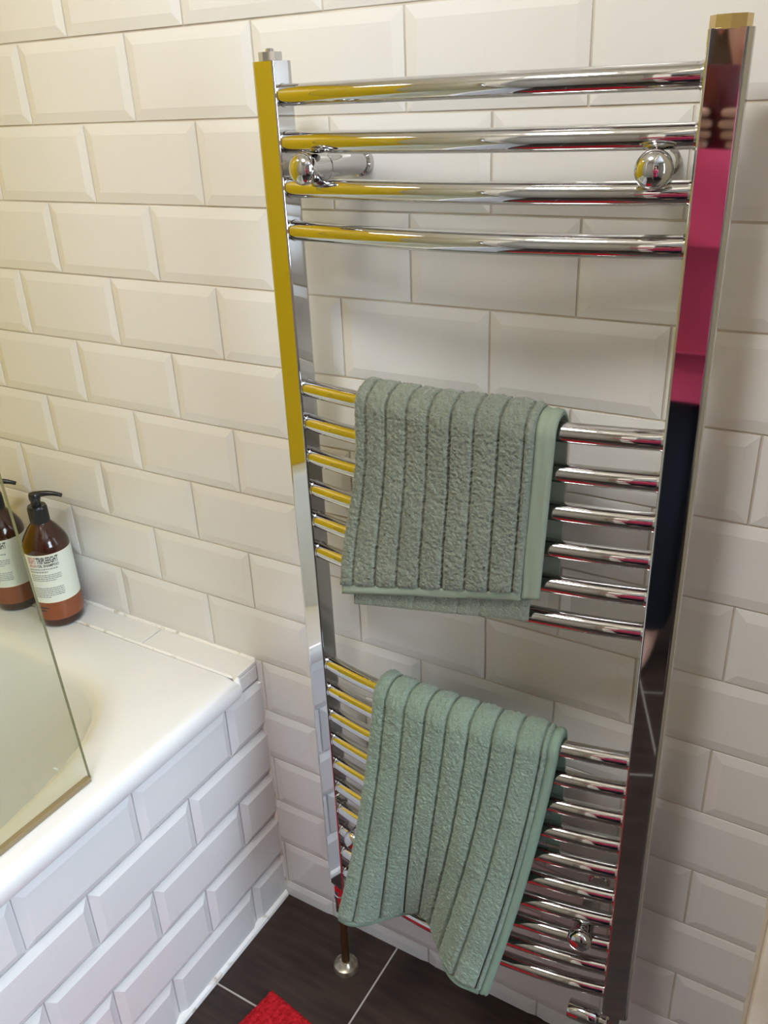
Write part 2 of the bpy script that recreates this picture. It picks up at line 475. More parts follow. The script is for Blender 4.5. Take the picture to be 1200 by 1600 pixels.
# from the lip underside outwards, over the rim, down into the basin
loops.append(superloop(TX0 + 0.02, TX1 - 0.016, TY1 + 0.02, TY0 - 0.002, 40, TZ - 0.036))
loops.append(superloop(TX0 + 0.004, TX1 - 0.003, TY1 + 0.004, TY0, 40, TZ - 0.034))
loops.append(superloop(TX0, TX1, TY1, TY0, 40, TZ - 0.026))
loops.append(superloop(TX0, TX1, TY1, TY0, 40, TZ - 0.014))
loops.append(superloop(TX0 + 0.002, TX1 - 0.003, TY1 + 0.002, TY0, 40, TZ - 0.006))
loops.append(superloop(TX0 + 0.007, TX1 - 0.009, TY1 + 0.007, TY0 - 0.003, 36, TZ - 0.0012))
loops.append(superloop(TX0 + 0.014, TX1 - 0.018, TY1 + 0.014, TY0 - 0.006, 34, TZ))
bx0, bx1, by1, by0 = -0.365, 0.222, TY1 + 0.075, -0.165
for dx, dy, p, dz in ((-0.020, -0.034, 4.6, 0.0004), (-0.011, -0.018, 4.2, 0.0018), (-0.004, -0.007, 3.9, 0.0060), (0.0, 0.0, 3.8, 0.0130), (0.003, 0.005, 3.7, 0.026),
                      (0.008, 0.014, 3.6, 0.060), (0.018, 0.040, 3.5, 0.15), (0.032, 0.085, 3.4, 0.26), (0.060, 0.150, 3.2, 0.345), (0.110, 0.23, 3.0, 0.385), (0.180, 0.34, 2.6, 0.395)):
    loops.append(superloop(bx0 + dx, bx1 - dx, by1 + dx, by0 - dy, p, TZ - dz))
V, F = [], []
for lp in loops: V += lp
for i in range(len(loops) - 1):
    for k in range(NSEG):
        F.append((i * NSEG + k, i * NSEG + (k + 1) % NSEG, (i + 1) * NSEG + (k + 1) % NSEG, (i + 1) * NSEG + k))
F.append(tuple((len(loops) - 1) * NSEG + k for k in range(NSEG)))
tub = thing('bathtub', (0, 0, 0), 'white acrylic bathtub with a wide rounded rim, end against the tiled wall', 'bathtub')
o = link('tub_shell', mesh_from(V, F, 'tub_shell'), M_tub, tub); auto_smooth(o, 50)
link('drain', lathe_mesh([(0.035, 0), (0.035, 0.003), (0.028, 0.005), (0.006, 0.004)], 24, origin=(-0.07, -1.2, TZ - 0.396)), M_chrome, tub, True)
for fx in (-0.30, 0.16):
    for fy in (-0.45, -1.25):
        link('tub_foot', tube_mesh([(fx, fy, 0.0), (fx, fy, TZ - 0.40 + 0.03)], 0.014, 10), M_black, tub)
# tub supports reach the shell underside

# ---- tiled bath side
PX = 0.291
panel = structure('wall_bath', (0.289, -0.9, 0))
def child_world(o, parent):
    o.matrix_parent_inverse = Matrix.Translation(-Vector(parent.location))
    return o
o = link('backing_board', boxes_mesh([((0.262, TY1, 0.004), (PX - 0.003, -0.002, 0.5095))], 'board'), M_pgrout, panel); child_world(o, panel)
PPW, PPH = 0.2070, 0.1020
U = Vector((0, -1, 0)).cross(Vector((0, 0, 1)))
# frame: u along +y?  looking at the panel from +x: right is +y
def panel_tiles():
    # u axis = +y (right when facing the panel), v = +z, n = +x
    Uax, Vax, Nax = Vector((0, 1, 0)), Vector((0, 0, 1)), Vector((1, 0, 0))
    topz = 0.5100
    v1 = topz
    voff = topz - 6 * PPH
    class Org: pass
    def shift(k):
        row = 5 - k       # row 0 is the top
        return -0.0885 if row % 2 == 0 else -0.0885 - PPW / 2 - 0.003
    Pinv = Vector(panel.location)
    tile_grid('wall_tile', panel, M_ptile, (Uax, Vax, Nax), Vector((PX, 0, 0)) - Pinv, TY1, -0.004, 0.008, v1, PPW, PPH, voff, shift, 0.0004, 0.0062)
panel_tiles()
o = link('sealant_bead', tube_mesh([(PX + 0.002, TY1, 0.004), (PX + 0.002, -0.005, 0.004)], 0.0105, 12), M_sealant, panel); child_world(o, panel)
o = link('corner_sealant', tube_mesh([(PX + 0.0015, -0.0015, 0.0), (PX + 0.0015, -0.0015, 0.505)], 0.0055, 10), M_sealant, panel); child_world(o, panel)

# ---- tiled ledge between bath and wall
ledge = thing('bath_ledge', (0.0, -0.03, 0.5), 'narrow white tiled ledge between bath rim and wall, shampoo bottles on it', 'ledge')
o = link('mortar_bed', boxes_mesh([((XL, -0.053, 0.512), (0.286, 0.004, 0.5415))], 'bed'), M_sealant, ledge); child_world(o, ledge)
xs = [0.2935, 0.0805, -0.1225, -0.3255, XL + 0.002]
for i in range(4):
    me = box_mesh((xs[i + 1] + 0.001, -0.0535, 0.5405), (xs[i] - 0.001, -0.0015, 0.5482), 0.0012, 2)
    o = link('ledge_tile', me, M_tile, ledge); child_world(o, ledge)
me = box_mesh((0.286, -0.050, 0.5135), (0.2935, -0.004, 0.5400), 0.0012, 2)
o = link('end_tile', me, M_tile, ledge); child_world(o, ledge)
# bead of old sealant closing the ledge end and the wall joint
sb = tube_mesh([(0.288, -0.055, 0.551), (0.294, -0.0555, 0.546), (0.2955, -0.056, 0.535), (0.295, -0.057, 0.522), (0.293, -0.060, 0.513)], [0.003, 0.0055, 0.0058, 0.0065, 0.004], 10)
o = link('end_sealant', sb, M_sealant, ledge, True); child_world(o, ledge)
wj = []
wr_ = []
for k in range(60):
    x = XL + 0.005 + (0.290 - XL - 0.005) * k / 59
    wj.append((x, -0.0012, 0.5485)); wr_.append(0.0042 + random.uniform(-0.0006, 0.0006))
o = link('wall_sealant', tube_mesh(wj, wr_, 8), M_sealant, ledge, True); child_world(o, ledge)
o = link('rim_sealant', tube_mesh([(x[0], -0.0555, 0.5465) for x in wj], [0.0026] * 60, 8), M_sealant, ledge, True); child_world(o, ledge)

# ------------------------------------------------------------------ glass bath screen
scr = thing('bath_screen', (0.258, -0.9, TZ), 'clear glass shower screen standing on the bath rim with brown-edged seal', 'shower screen')
GX0, GX1, GY0, GY1, GZ0, GZ1 = 0.259, 0.265, YE + 0.02, -0.334, TZ + 0.005, 1.95
gm = box_mesh((GX0, GY0, GZ0), (GX1, GY1, GZ1))
gm.materials.append(M_glass); gm.materials.append(M_glassedge)
for p in gm.polygons:
    p.material_index = 0 if abs(p.normal.x) > 0.5 else 1
LEAN = 0.066
for v in gm.vertices: v.co.x -= LEAN * (v.co.z - GZ0)
o = link('glass_panel', gm, None, scr); child_world(o, scr)
def lean_mesh(me):
    for v in me.vertices: v.co.x -= LEAN * (v.co.z - GZ0)
    return me
o = link('seal_strip', box_mesh((GX0 - 0.0015, GY0, TZ + 0.0003), (GX1 + 0.0015, GY1 - 0.001, GZ0 + 0.003), 0.0012, 2), M_seal, scr); child_world(o, scr)
o = link('wall_profile', lean_mesh(box_mesh((GX0 - 0.012, YE, TZ + 0.002), (GX1 + 0.012, GY0 + 0.012, GZ1), 0.002, 1)), M_chrome, scr); child_world(o, scr)

# ------------------------------------------------------------------ towel radiator
XA, XB, YP = 0.4870, 0.9500, -0.0755
SAG = 0.030
HALF = (XB - XA) / 2; XC = (XA + XB) / 2
RAD = (HALF * HALF + SAG * SAG) / (2 * SAG)
def bow(x):
    return YP - (math.sqrt(RAD * RAD - (x - XC) ** 2) - (RAD - SAG))
ZB0, ZB1 = 0.2130, 1.4270
RAILS = [1.3940 - 0.0457 * i for i in range(4)] + [1.0725 - 0.0450 * i for i in range(6)] + [0.6640 - 0.0459 * i for i in range(10)]
BR = 0.0108
radt = thing('towel_radiator', (XC, YP, 0.0), 'tall chrome ladder towel radiator with bowed round rails on the tiled wall', 'towel radiator')
def rad_part(name, me, material, smooth=True, parent=None):
    o = link(name, me, material, parent or radt, False)
    if parent is None: child_world(o, radt)
    if smooth: auto_smooth(o, 30)
    return o
for z in RAILS:
    n = 40
    pts = [(XA + 0.004 + (XB - XA - 0.008) * k / n, bow(XA + 0.004 + (XB - XA - 0.008) * k / n), z) for k in range(n + 1)]
    o = rad_part('rail', tube_mesh(pts, BR, 24), M_chrome)
def post_mesh(cx, ang, outer):
    W, D = 0.036, 0.027
    r_o, r_i = 0.0070, 0.0022     # outer front corner is rounder
    pts = []
    def corner(x, y, r, a0):
        a = math.radians(a0); b = math.radians(a0 + 90)
        tx, ty = -math.sin(a), math.cos(a)
        pts.append((x + r * math.cos(a) - tx * 0.0004, y + r * math.sin(a) - ty * 0.0004))
        for k in range(6):
            a = math.radians(a0 + 90 * k / 5)
            pts.append((x + r * math.cos(a), y + r * math.sin(a)))
        tx, ty = -math.sin(b), math.cos(b)
        pts.append((x + r * math.cos(b) + tx * 0.0004, y + r * math.sin(b) + ty * 0.0004))
    sx = outer
    # local: x across, y back positive ; counter-clockwise
    fr = r_o if sx > 0 else r_i
    fl = r_i if sx > 0 else r_o
    corner(W / 2 - fr, -D / 2 + fr, fr, -90)
    corner(W / 2 - 0.003, D / 2 - 0.003, 0.003, 0)
    corner(-W / 2 + 0.003, D / 2 - 0.003, 0.003, 90)
    corner(-W / 2 + fl, -D / 2 + fl, fl, 180)
    ca, sa = math.cos(ang), math.sin(ang)
    n = len(pts)
    V, F = [], []
    NZ = 16
    def ring(z, k):
        for x, y in pts:
            x, y = x * k, y * k
            V.append((cx + x * ca - y * sa, YP + x * sa + y * ca, z))
    ring(ZB0, 0.96); ring(ZB0 + 0.0003, 1.0)
    ring(ZB1 - 0.0003, 1.0); ring(ZB1, 0.96)
    for i in range(3):
        for k in range(n):
            F.append((i * n + k, i * n + (k + 1) % n, (i + 1) * n + (k + 1) % n, (i + 1) * n + k))
    F.append(tuple(range(n - 1, -1, -1))); F.append(tuple(3 * n + k for k in range(n)))
    return quick_flip(mesh_from(V, F, 'post'))
ANG = math.radians(11.5)
pl = rad_part('post', post_mesh(XA, -ANG, -1), M_chrome)
pr = rad_part('post', post_mesh(XB, ANG, 1), M_chrome)
# weld collars where the rails meet the posts
for z in RAILS:
    for x0, s in ((XA, 1), (XB, -1)):
        xa, xb = x0 + s * 0.0155, x0 + s * 0.0195
        me = tube_mesh([(xa, bow(xa), z), (xb, bow(xb), z)], [BR + 0.0016, BR + 0.0004], 20)
        rad_part('weld_collar', me, M_chrome)
# top plugs
def hexa(cx, cy, z0, z1, r, n=6, rot=0.3):
    V = [(cx + r * math.cos(rot + 2 * math.pi * k / n), cy + r * math.sin(rot + 2 * math.pi * k / n), z) for z in (z0, z1) for k in range(n)]
    F = [(k, (k + 1) % n, n + (k + 1) % n, n + k) for k in range(n)] + [tuple(range(n - 1, -1, -1)), tuple(range(n, 2 * n))]
    return quick_flip(mesh_from(V, F, 'hex'))
o = rad_part('blanking_plug', hexa(XB - 0.001, YP, ZB1 - 0.001, ZB1 + 0.0095, 0.0165, 8, 0.2), M_brass, False); o['label'] = 'brass blanking plug'
rad_part('bleed_valve', hexa(XA, YP, ZB1 - 0.001, ZB1 + 0.0085, 0.0125, 6, 0.5), M_chrome, False)
rad_part('bleed_screw', lathe_mesh([(0.0045, 0), (0.0045, 0.011), (0.0035, 0.012)], 12, origin=(XA, YP, ZB1)), M_chrome)
# wall brackets
def bracket(x, z, xw=None, zw=None):
    xw = x if xw is None else xw; zw = z if zw is None else zw
    yf = bow(x)
    a = Vector((x, yf, z)); b = Vector((xw, -0.004, zw))
    ax = (b - a).normalized()
    br = bpy.data.objects.new('wall_bracket', None); COL.objects.link(br)
    br.location = (x, yf, z); br.parent = radt; br.matrix_parent_inverse = Matrix.Translation(-Vector(radt.location))
    def sub(name, prof, org, material=M_chrome):
        me = lathe_mesh(prof, 32, ax, org)
        o = link(name, me, material, br); o.matrix_parent_inverse = Matrix.Translation(-Vector(br.location))
        auto_smooth(o, 40); return o
    sub('cap', [(0.0012, -0.0335), (0.007, -0.0328), (0.0125, -0.0300), (0.0155, -0.0262), (0.0166, -0.0215), (0.0160, -0.0170), (0.0140, -0.0150)], a)
    sub('clamp', [(0.0135, -0.0155), (0.0138, 0.0105), (0.0115, 0.0120)], a)
    sub('locking_ring', [(0.0125, 0.012), (0.0135, 0.013), (0.0135, 0.020), (0.0125, 0.021)], a)
    d = (b - a).length
    sub('stem', [(0.0125, 0.021), (0.0125, d - 0.006), (0.0150, d - 0.005), (0.0150, d + 0.003)], a)
bracket(0.545, 1.3235, 0.550, 1.3225)
bracket(0.9030, 1.3235, 0.8895, 1.3225)
bracket(0.8990, 0.3660, 0.8940, 0.3660)
bracket(0.545, 0.3660, 0.550, 0.3660)
# left tail: nut, tailpiece, copper pipe and floor collar
rad_part('valve_nut', hexa(XA - 0.001, YP, ZB0 - 0.014, ZB0, 0.0145, 6, 0.2), M_chrome, False)
rad_part('valve_tail', lathe_mesh([(0.0118, 0.0), (0.0118, 0.030), (0.0130, 0.032), (0.0130, 0.040), (0.0118, 0.042), (0.0118, 0.052)], 24, origin=(XA - 0.001, YP - 0.001, ZB0 - 0.066)), M_chrome)
o = rad_part('supply_pipe', tube_mesh([(XA - 0.001, YP - 0.001, ZB0 - 0.064), (XA - 0.003, YP - 0.002, 0.08), (XA - 0.004, YP - 0.003, 0.0005)], 0.0074, 18), M_copper); o['label'] = 'dark aged copper supply pipe'
rad_part('floor_collar', lathe_mesh([(0.0225, 0.0003), (0.0225, 0.005), (0.0205, 0.010), (0.0150, 0.0125), (0.0100, 0.0185), (0.0078, 0.0190)], 32, origin=(XA - 0.004, YP - 0.003, 0)), M_collar)
# right valve: elbow below the post with a chrome head pointing sideways
rad_part('valve_nut', hexa(XB, YP, ZB0 - 0.012, ZB0, 0.0140, 6, 0.2), M_chrome, False)
rad_part('valve_body', lathe_mesh([(0.0105, 0.0), (0.0115, 0.010), (0.0115, 0.040), (0.0100, 0.046)], 24, origin=(XB, YP, ZB0 - 0.055)), M_chrome)
rad_part('valve_head', lathe_mesh([(0.0075, 0.004), (0.0080, 0.020), (0.0125, 0.023), (0.0138, 0.027), (0.0138, 0.062), (0.0125, 0.065), (0.002, 0.0655)], 28, (-1, -0.08, 0.0), (XB, YP, ZB0 - 0.033)), M_chrome)
rad_part('supply_pipe', tube_mesh([(XB, YP, ZB0 - 0.054), (XB, YP, 0.0005)], 0.0074, 18), M_chrome)
rad_part('floor_collar', lathe_mesh([(0.0225, 0.0003), (0.0225, 0.005), (0.0205, 0.010), (0.0150, 0.0125), (0.0078, 0.0140)], 32, origin=(XB, YP, 0)), M_chrome)

# ------------------------------------------------------------------ towels
def smooth_noise(shape, cells, amp):
    """bilinear value noise on a grid"""
    a = rng.random((cells[0] + 2, cells[1] + 2))
    y = np.linspace(0, cells[0], shape[0]); x = np.linspace(0, cells[1], shape[1])
    yi = y.astype(int); xi = x.astype(int); fy = (y - yi)[:, None]; fx = (x - xi)[None, :]
    fy = fy * fy * (3 - 2 * fy); fx = fx * fx * (3 - 2 * fx)
    A = a[np.ix_(yi, xi)]; B = a[np.ix_(yi, xi + 1)]; C = a[np.ix_(yi + 1, xi)]; D = a[np.ix_(yi + 1, xi + 1)]
    return ((A * (1 - fx) + B * fx) * (1 - fy) + (C * (1 - fx) + D * fx) * fy - 0.5) * 2 * amp

def grid_mesh(outer, inner, name):
    """closed sheet from two (R,C,3) grids"""
    R, C, _ = outer.shape
    V = np.concatenate([outer.reshape(-1, 3), inner.reshape(-1, 3)])
    idx = np.arange(R * C).reshape(R, C)
    q = np.stack([idx[:-1, :-1], idx[:-1, 1:], idx[1:, 1:], idx[1:, :-1]], -1).reshape(-1, 4)
    q2 = q[:, ::-1] + R * C
    rim = np.concatenate([idx[0, :], idx[1:, -1], idx[-1, -2::-1], idx[-2:0:-1, 0]])
    nx = np.roll(rim, -1)
    s = np.stack([rim, rim + R * C, nx + R * C, nx], -1)
    Q = np.concatenate([q, q2, s]).astype(np.int32)
    me = bpy.data.meshes.new(name)
    me.vertices.add(len(V)); me.vertices.foreach_set('co', V.astype(np.float32).ravel())
    me.loops.add(Q.size); me.loops.foreach_set('vertex_index', Q.ravel())
    me.polygons.add(len(Q)); me.polygons.foreach_set('loop_start', np.arange(0, Q.size, 4, dtype=np.int32))
    me.polygons.foreach_set('use_smooth', np.ones(len(Q), dtype=bool))
    me.update(calc_edges=True); me.validate()
    return me

def draped(bar_z, x0, x1, s0, s1, R, C, gap, thick, flare, skew, ribs=None, terry=0.0, lift=0.0, ends=True, edge_round=0.006):
    """sheet draped over a bowed rail. s: arc length, 0 on top, + front, - back"""
    u = np.linspace(0, 1, C)[None, :] * np.ones((R, 1))
    s1v = s1(u[0:1, :]) if callable(s1) else np.full((1, C), s1)
    s0v = s0(u[0:1, :]) if callable(s0) else np.full((1, C), s0)
    tt = np.linspace(0, 1, R)[:, None]
    s = s0v + (s1v - s0v) * tt
    rr = BR + gap
    q = math.pi * rr / 2
    X = x0 + (x1 - x0) * u
    d = np.clip(s - q, 0, None); b = np.clip(-s - q, 0, None)
    sx = X - XC
    yb = YP - (np.sqrt(RAD * RAD - sx ** 2) - (RAD - SAG))
    ang = np.clip(s / rr, -math.pi / 2, math.pi / 2)
    Y = yb - np.sin(ang) * rr
    Z = bar_z + np.cos(ang) * rr - d - b
    X = X + skew(u, d)
    Y = Y - flare(u, d)
    P = np.stack([X, Y, Z], -1)
    du = np.gradient(P, axis=1); ds = np.gradient(P, axis=0)
    N = np.cross(ds, du); N /= np.linalg.norm(N, axis=-1, keepdims=True) + 1e-12
    # outward: front faces -y, top faces +z
    sign = np.where((N[..., 1:2] * -np.sin(ang)[..., None] + N[..., 2:3] * np.cos(ang)[..., None]) < 0, -1.0, 1.0)
    N = N * sign
    T = np.full((R, C), thick)
    if ribs is not None:
        T = T + ribs(u, s)
    if terry > 0:
        T = T + rng.normal(0, terry * 0.45, (R, C)) + smooth_noise((R, C), (max(2, int(R / 2.2)), max(2, int(C / 2.2))), terry * 1.3)
    T = T + smooth_noise((R, C), (7, 5), 0.0012)
    # round the borders
    eu = np.minimum(u, 1 - u) * (x1 - x0); 
    es = np.minimum(s - s0v, s1v - s)
    e = np.minimum(eu, es) if ends else eu
    k = np.clip(e / edge_round, 0, 1); T = T * (0.45 + 0.55 * np.sqrt(1 - (1 - k) ** 2))
    outer = P + N * (T + lift)[..., None]
    inner = P + N * lift
    return outer, inner

def rib_fn(n, depth, groove=0.10, soft=3.0, phase=0.0):
    def f(u, s):
        t = (u * n + phase) % 1.0
        a = np.minimum(t, 1 - t) * 2          # 0 at groove, 1 at crest
        prof = np.clip(a / groove, 0, 1) ** 0.6 * 0.72 + 0.28 * np.sqrt(np.clip(1 - (1 - a) ** 2, 0, 1))
        return depth * (prof - 1.0)
    return f


def towel_part(name, parent, material, **kw):
    o_, i_ = draped(**kw)
    me = quick_flip(grid_mesh(o_, i_, name))
    o = link(name, me, material, parent)
    o.matrix_parent_inverse = Matrix.Translation(-Vector(parent.location))
    return o

# upper sage towel, over the first rail of the middle group
t1 = thing('hand_towel', (0.715, -0.12, 0.83), 'sage grey-green ribbed terry towel hung straight over the middle rails', 'towel')
B1 = RAILS[4]
X0, X1 = 0.6000, 0.8350
fl1 = lambda u, d: 0.040 * (np.clip(d / 0.24, 0, 1.2) ** 1.3) * (1 - u) ** 1.7 + 0.006 * np.clip(d / 0.24, 0, 1)
sk1 = lambda u, d: -0.010 * np.clip(d / 0.24, 0, 1) + 0.004 * np.sin(d * 26) * (1 - u) ** 3
HW = 0.020
bot1 = lambda u: 0.243 - 0.036 * u
plus = lambda f, k: (lambda u: f(u) + k)
towel_part('terry_panel', t1, M_sage, bar_z=B1, x0=X0, x1=X1 - HW, s0=-0.215, s1=lambda u: bot1(u * .9), R=380, C=180, gap=0.0070, thick=0.0125, flare=lambda u, d: fl1(u * (X1 - HW - X0) / (X1 - X0), d), skew=lambda u, d: sk1(u * (X1 - HW - X0) / (X1 - X0), d), ribs=rib_fn(8, 0.0078, 0.20, phase=0.35), terry=0.0009, edge_round=0.009)
towel_part('side_hem', t1, M_sagehem, bar_z=B1, x0=X1 - HW - 0.001, x1=X1, s0=-0.215, s1=lambda u: bot1(0.9 + 0.1 * u) + 0.010, R=160, C=14, gap=0.0070, thick=0.0060, flare=lambda u, d: fl1(1 - 0.1 * (1 - u), d), skew=lambda u, d: sk1(1 - 0.1 * (1 - u), d), terry=0.00012, edge_round=0.004)
towel_part('bottom_hem', t1, M_sagehem, bar_z=B1, x0=X0 + 0.001, x1=X1 - HW, s0=lambda u: bot1(u * .9) - 0.003, s1=lambda u: bot1(u * .9) + 0.011, R=8, C=120, gap=0.0070, thick=0.0070, flare=lambda u, d: fl1(u * 0.9, d), skew=lambda u, d: sk1(u * 0.9, d), terry=0.00012, edge_round=0.004)
# under layer of the fold peeping out below the front hem
towel_part('under_layer', t1, M_sage, bar_z=B1, x0=X0 + 0.012, x1=X1 - 0.012, s0=0.12, s1=lambda u: bot1(u) + 0.016 + 0.018 * u, R=100, C=130, gap=0.0006, thick=0.0058, flare=lambda u, d: fl1(u * .9 + .05, d) * 0.96, skew=lambda u, d: sk1(u, d), ribs=rib_fn(8, 0.002, 0.13, phase=0.1), terry=0.0004, edge_round=0.004)

# lower green towel, over the top rail of the bottom group
t2 = thing('hand_towel', (0.70, -0.13, 0.28), 'mint green ribbed terry towel with a flared wavy hem, draped over the bottom rails', 'towel')
B2 = RAILS[10]
Y0, Y1 = 0.6020, 0.8560
def fl2(u, d):
    k = np.clip(d / 0.40, 0, 1.1)
    wave = 0.5 - 0.5 * np.cos(2 * math.pi * np.clip((u - 0.02) / 0.84, 0, 1))       # 1 near the middle-left
    return 0.078 * k ** 1.15 - 0.078 * k ** 2.2 * wave * 0.95
def sk2(u, d):
    k = np.clip(d / 0.40, 0, 1.1)
    return -0.045 * k ** 1.05 - 0.012 * k * u + 0.006 * np.sin(k * 3.1)
bot2 = lambda u: 0.388 - 0.024 * (0.5 - 0.5 * np.cos(2 * math.pi * np.clip((u - 0.05) / 0.80, 0, 1))) + 0.008 * u
towel_part('terry_panel', t2, M_mint, bar_z=B2, x0=Y0, x1=Y1 - 0.012, s0=-0.20, s1=lambda u: bot2(u * .955), R=480, C=190, gap=0.003, thick=0.0165, flare=lambda u, d: fl2(u * .955, d), skew=lambda u, d: sk2(u * .955, d), ribs=rib_fn(8, 0.0110, 0.15, phase=0.25), terry=0.0008, edge_round=0.010)
towel_part('side_hem', t2, M_minthem, bar_z=B2, x0=Y1 - 0.014, x1=Y1, s0=-0.20, s1=lambda u: bot2(.955 + .045 * u) + 0.008, R=200, C=12, gap=0.003, thick=0.0105, flare=lambda u, d: fl2(.955 + .045 * u, d), skew=lambda u, d: sk2(.955 + .045 * u, d), terry=0.0002, edge_round=0.005)
towel_part('bottom_hem', t2, M_minthem, bar_z=B2, x0=Y0 + 0.001, x1=Y1 - 0.012, s0=lambda u: bot2(u * .955) - 0.003, s1=lambda u: bot2(u * .955) + 0.010, R=8, C=150, gap=0.003, thick=0.0105, flare=lambda u, d: fl2(u * .955, d), skew=lambda u, d: sk2(u * .955, d), terry=0.00015, edge_round=0.004)

# ------------------------------------------------------------------ shampoo bottles
def text_mesh(body, height, width, squash=1.0):
    cu = bpy.data.curves.new('txt', 'FONT'); cu.body = body; cu.size = 1.0; cu.resolution_u = 2; cu.offset = 0.028
    ob = bpy.data.objects.new('txt', cu); COL.objects.link(ob)
    dg = bpy.context.evaluated_depsgraph_get(); dg.update()
    me = bpy.data.meshes.new_from_object(ob.evaluated_get(dg))
    bpy.data.objects.remove(ob); bpy.data.curves.remove(cu)
    co = np.array([v.co[:] for v in me.vertices]); lo, hi = co.min(0), co.max(0)
    fs = [tuple(p.vertices) for p in me.polygons]
    co[:, 0] = (co[:, 0] - lo[0]) / (hi[0] - lo[0]) * width
    co[:, 1] = (co[:, 1] - lo[1]) / (hi[1] - lo[1]) * height
    bpy.data.meshes.remove(me)
    return co[:, :2], fs

def wrap(co, fs, ang0, z0, rad):
    """place flat glyphs onto a cylinder; x runs counter-clockwise from ang0"""
    V = [(rad * math.cos(ang0 + x / rad), rad * math.sin(ang0 + x / rad), z0 + y) for x, y in co]
    return V, fs

def dashes(lines, width, lh, seed):
    r = random.Random(seed)
    co, fs = [], []
    for i in range(lines):
        x = 0.0
        end = width * (1.0 if i < lines - 1 else r.uniform(0.5, 0.85))
        while x < end:
            wd = min(r.uniform(0.0015, 0.0048), end - x)
            k = len(co); y = -i * lh
            co += [(x, y), (x + wd, y), (x + wd, y + lh * 0.5), (x, y + lh * 0.5)]; fs.append((k, k + 1, k + 2, k + 3))
            x += wd + 0.0009
    return co, fs

def shell(r, a0, a1, z0, z1, n=48):
    V, F = [], []
    for k in range(n + 1):
        a = a0 + (a1 - a0) * k / n
        for rr in (r, r - 0.0006):
            for z in (z0, z1): V.append((rr * math.cos(a), rr * math.sin(a), z))
    for k in range(n):
        i, j = 4 * k, 4 * k + 4
        F += [(i, j, j + 1, i + 1), (i + 2, i + 3, j + 3, j + 2), (i, i + 2, j + 2, j), (i + 1, j + 1, j + 3, i + 3)]
    F += [(0, 1, 3, 2), (4 * n, 4 * n + 2, 4 * n + 3, 4 * n + 1)]
    return quick_flip(mesh_from(V, F, 'label'))

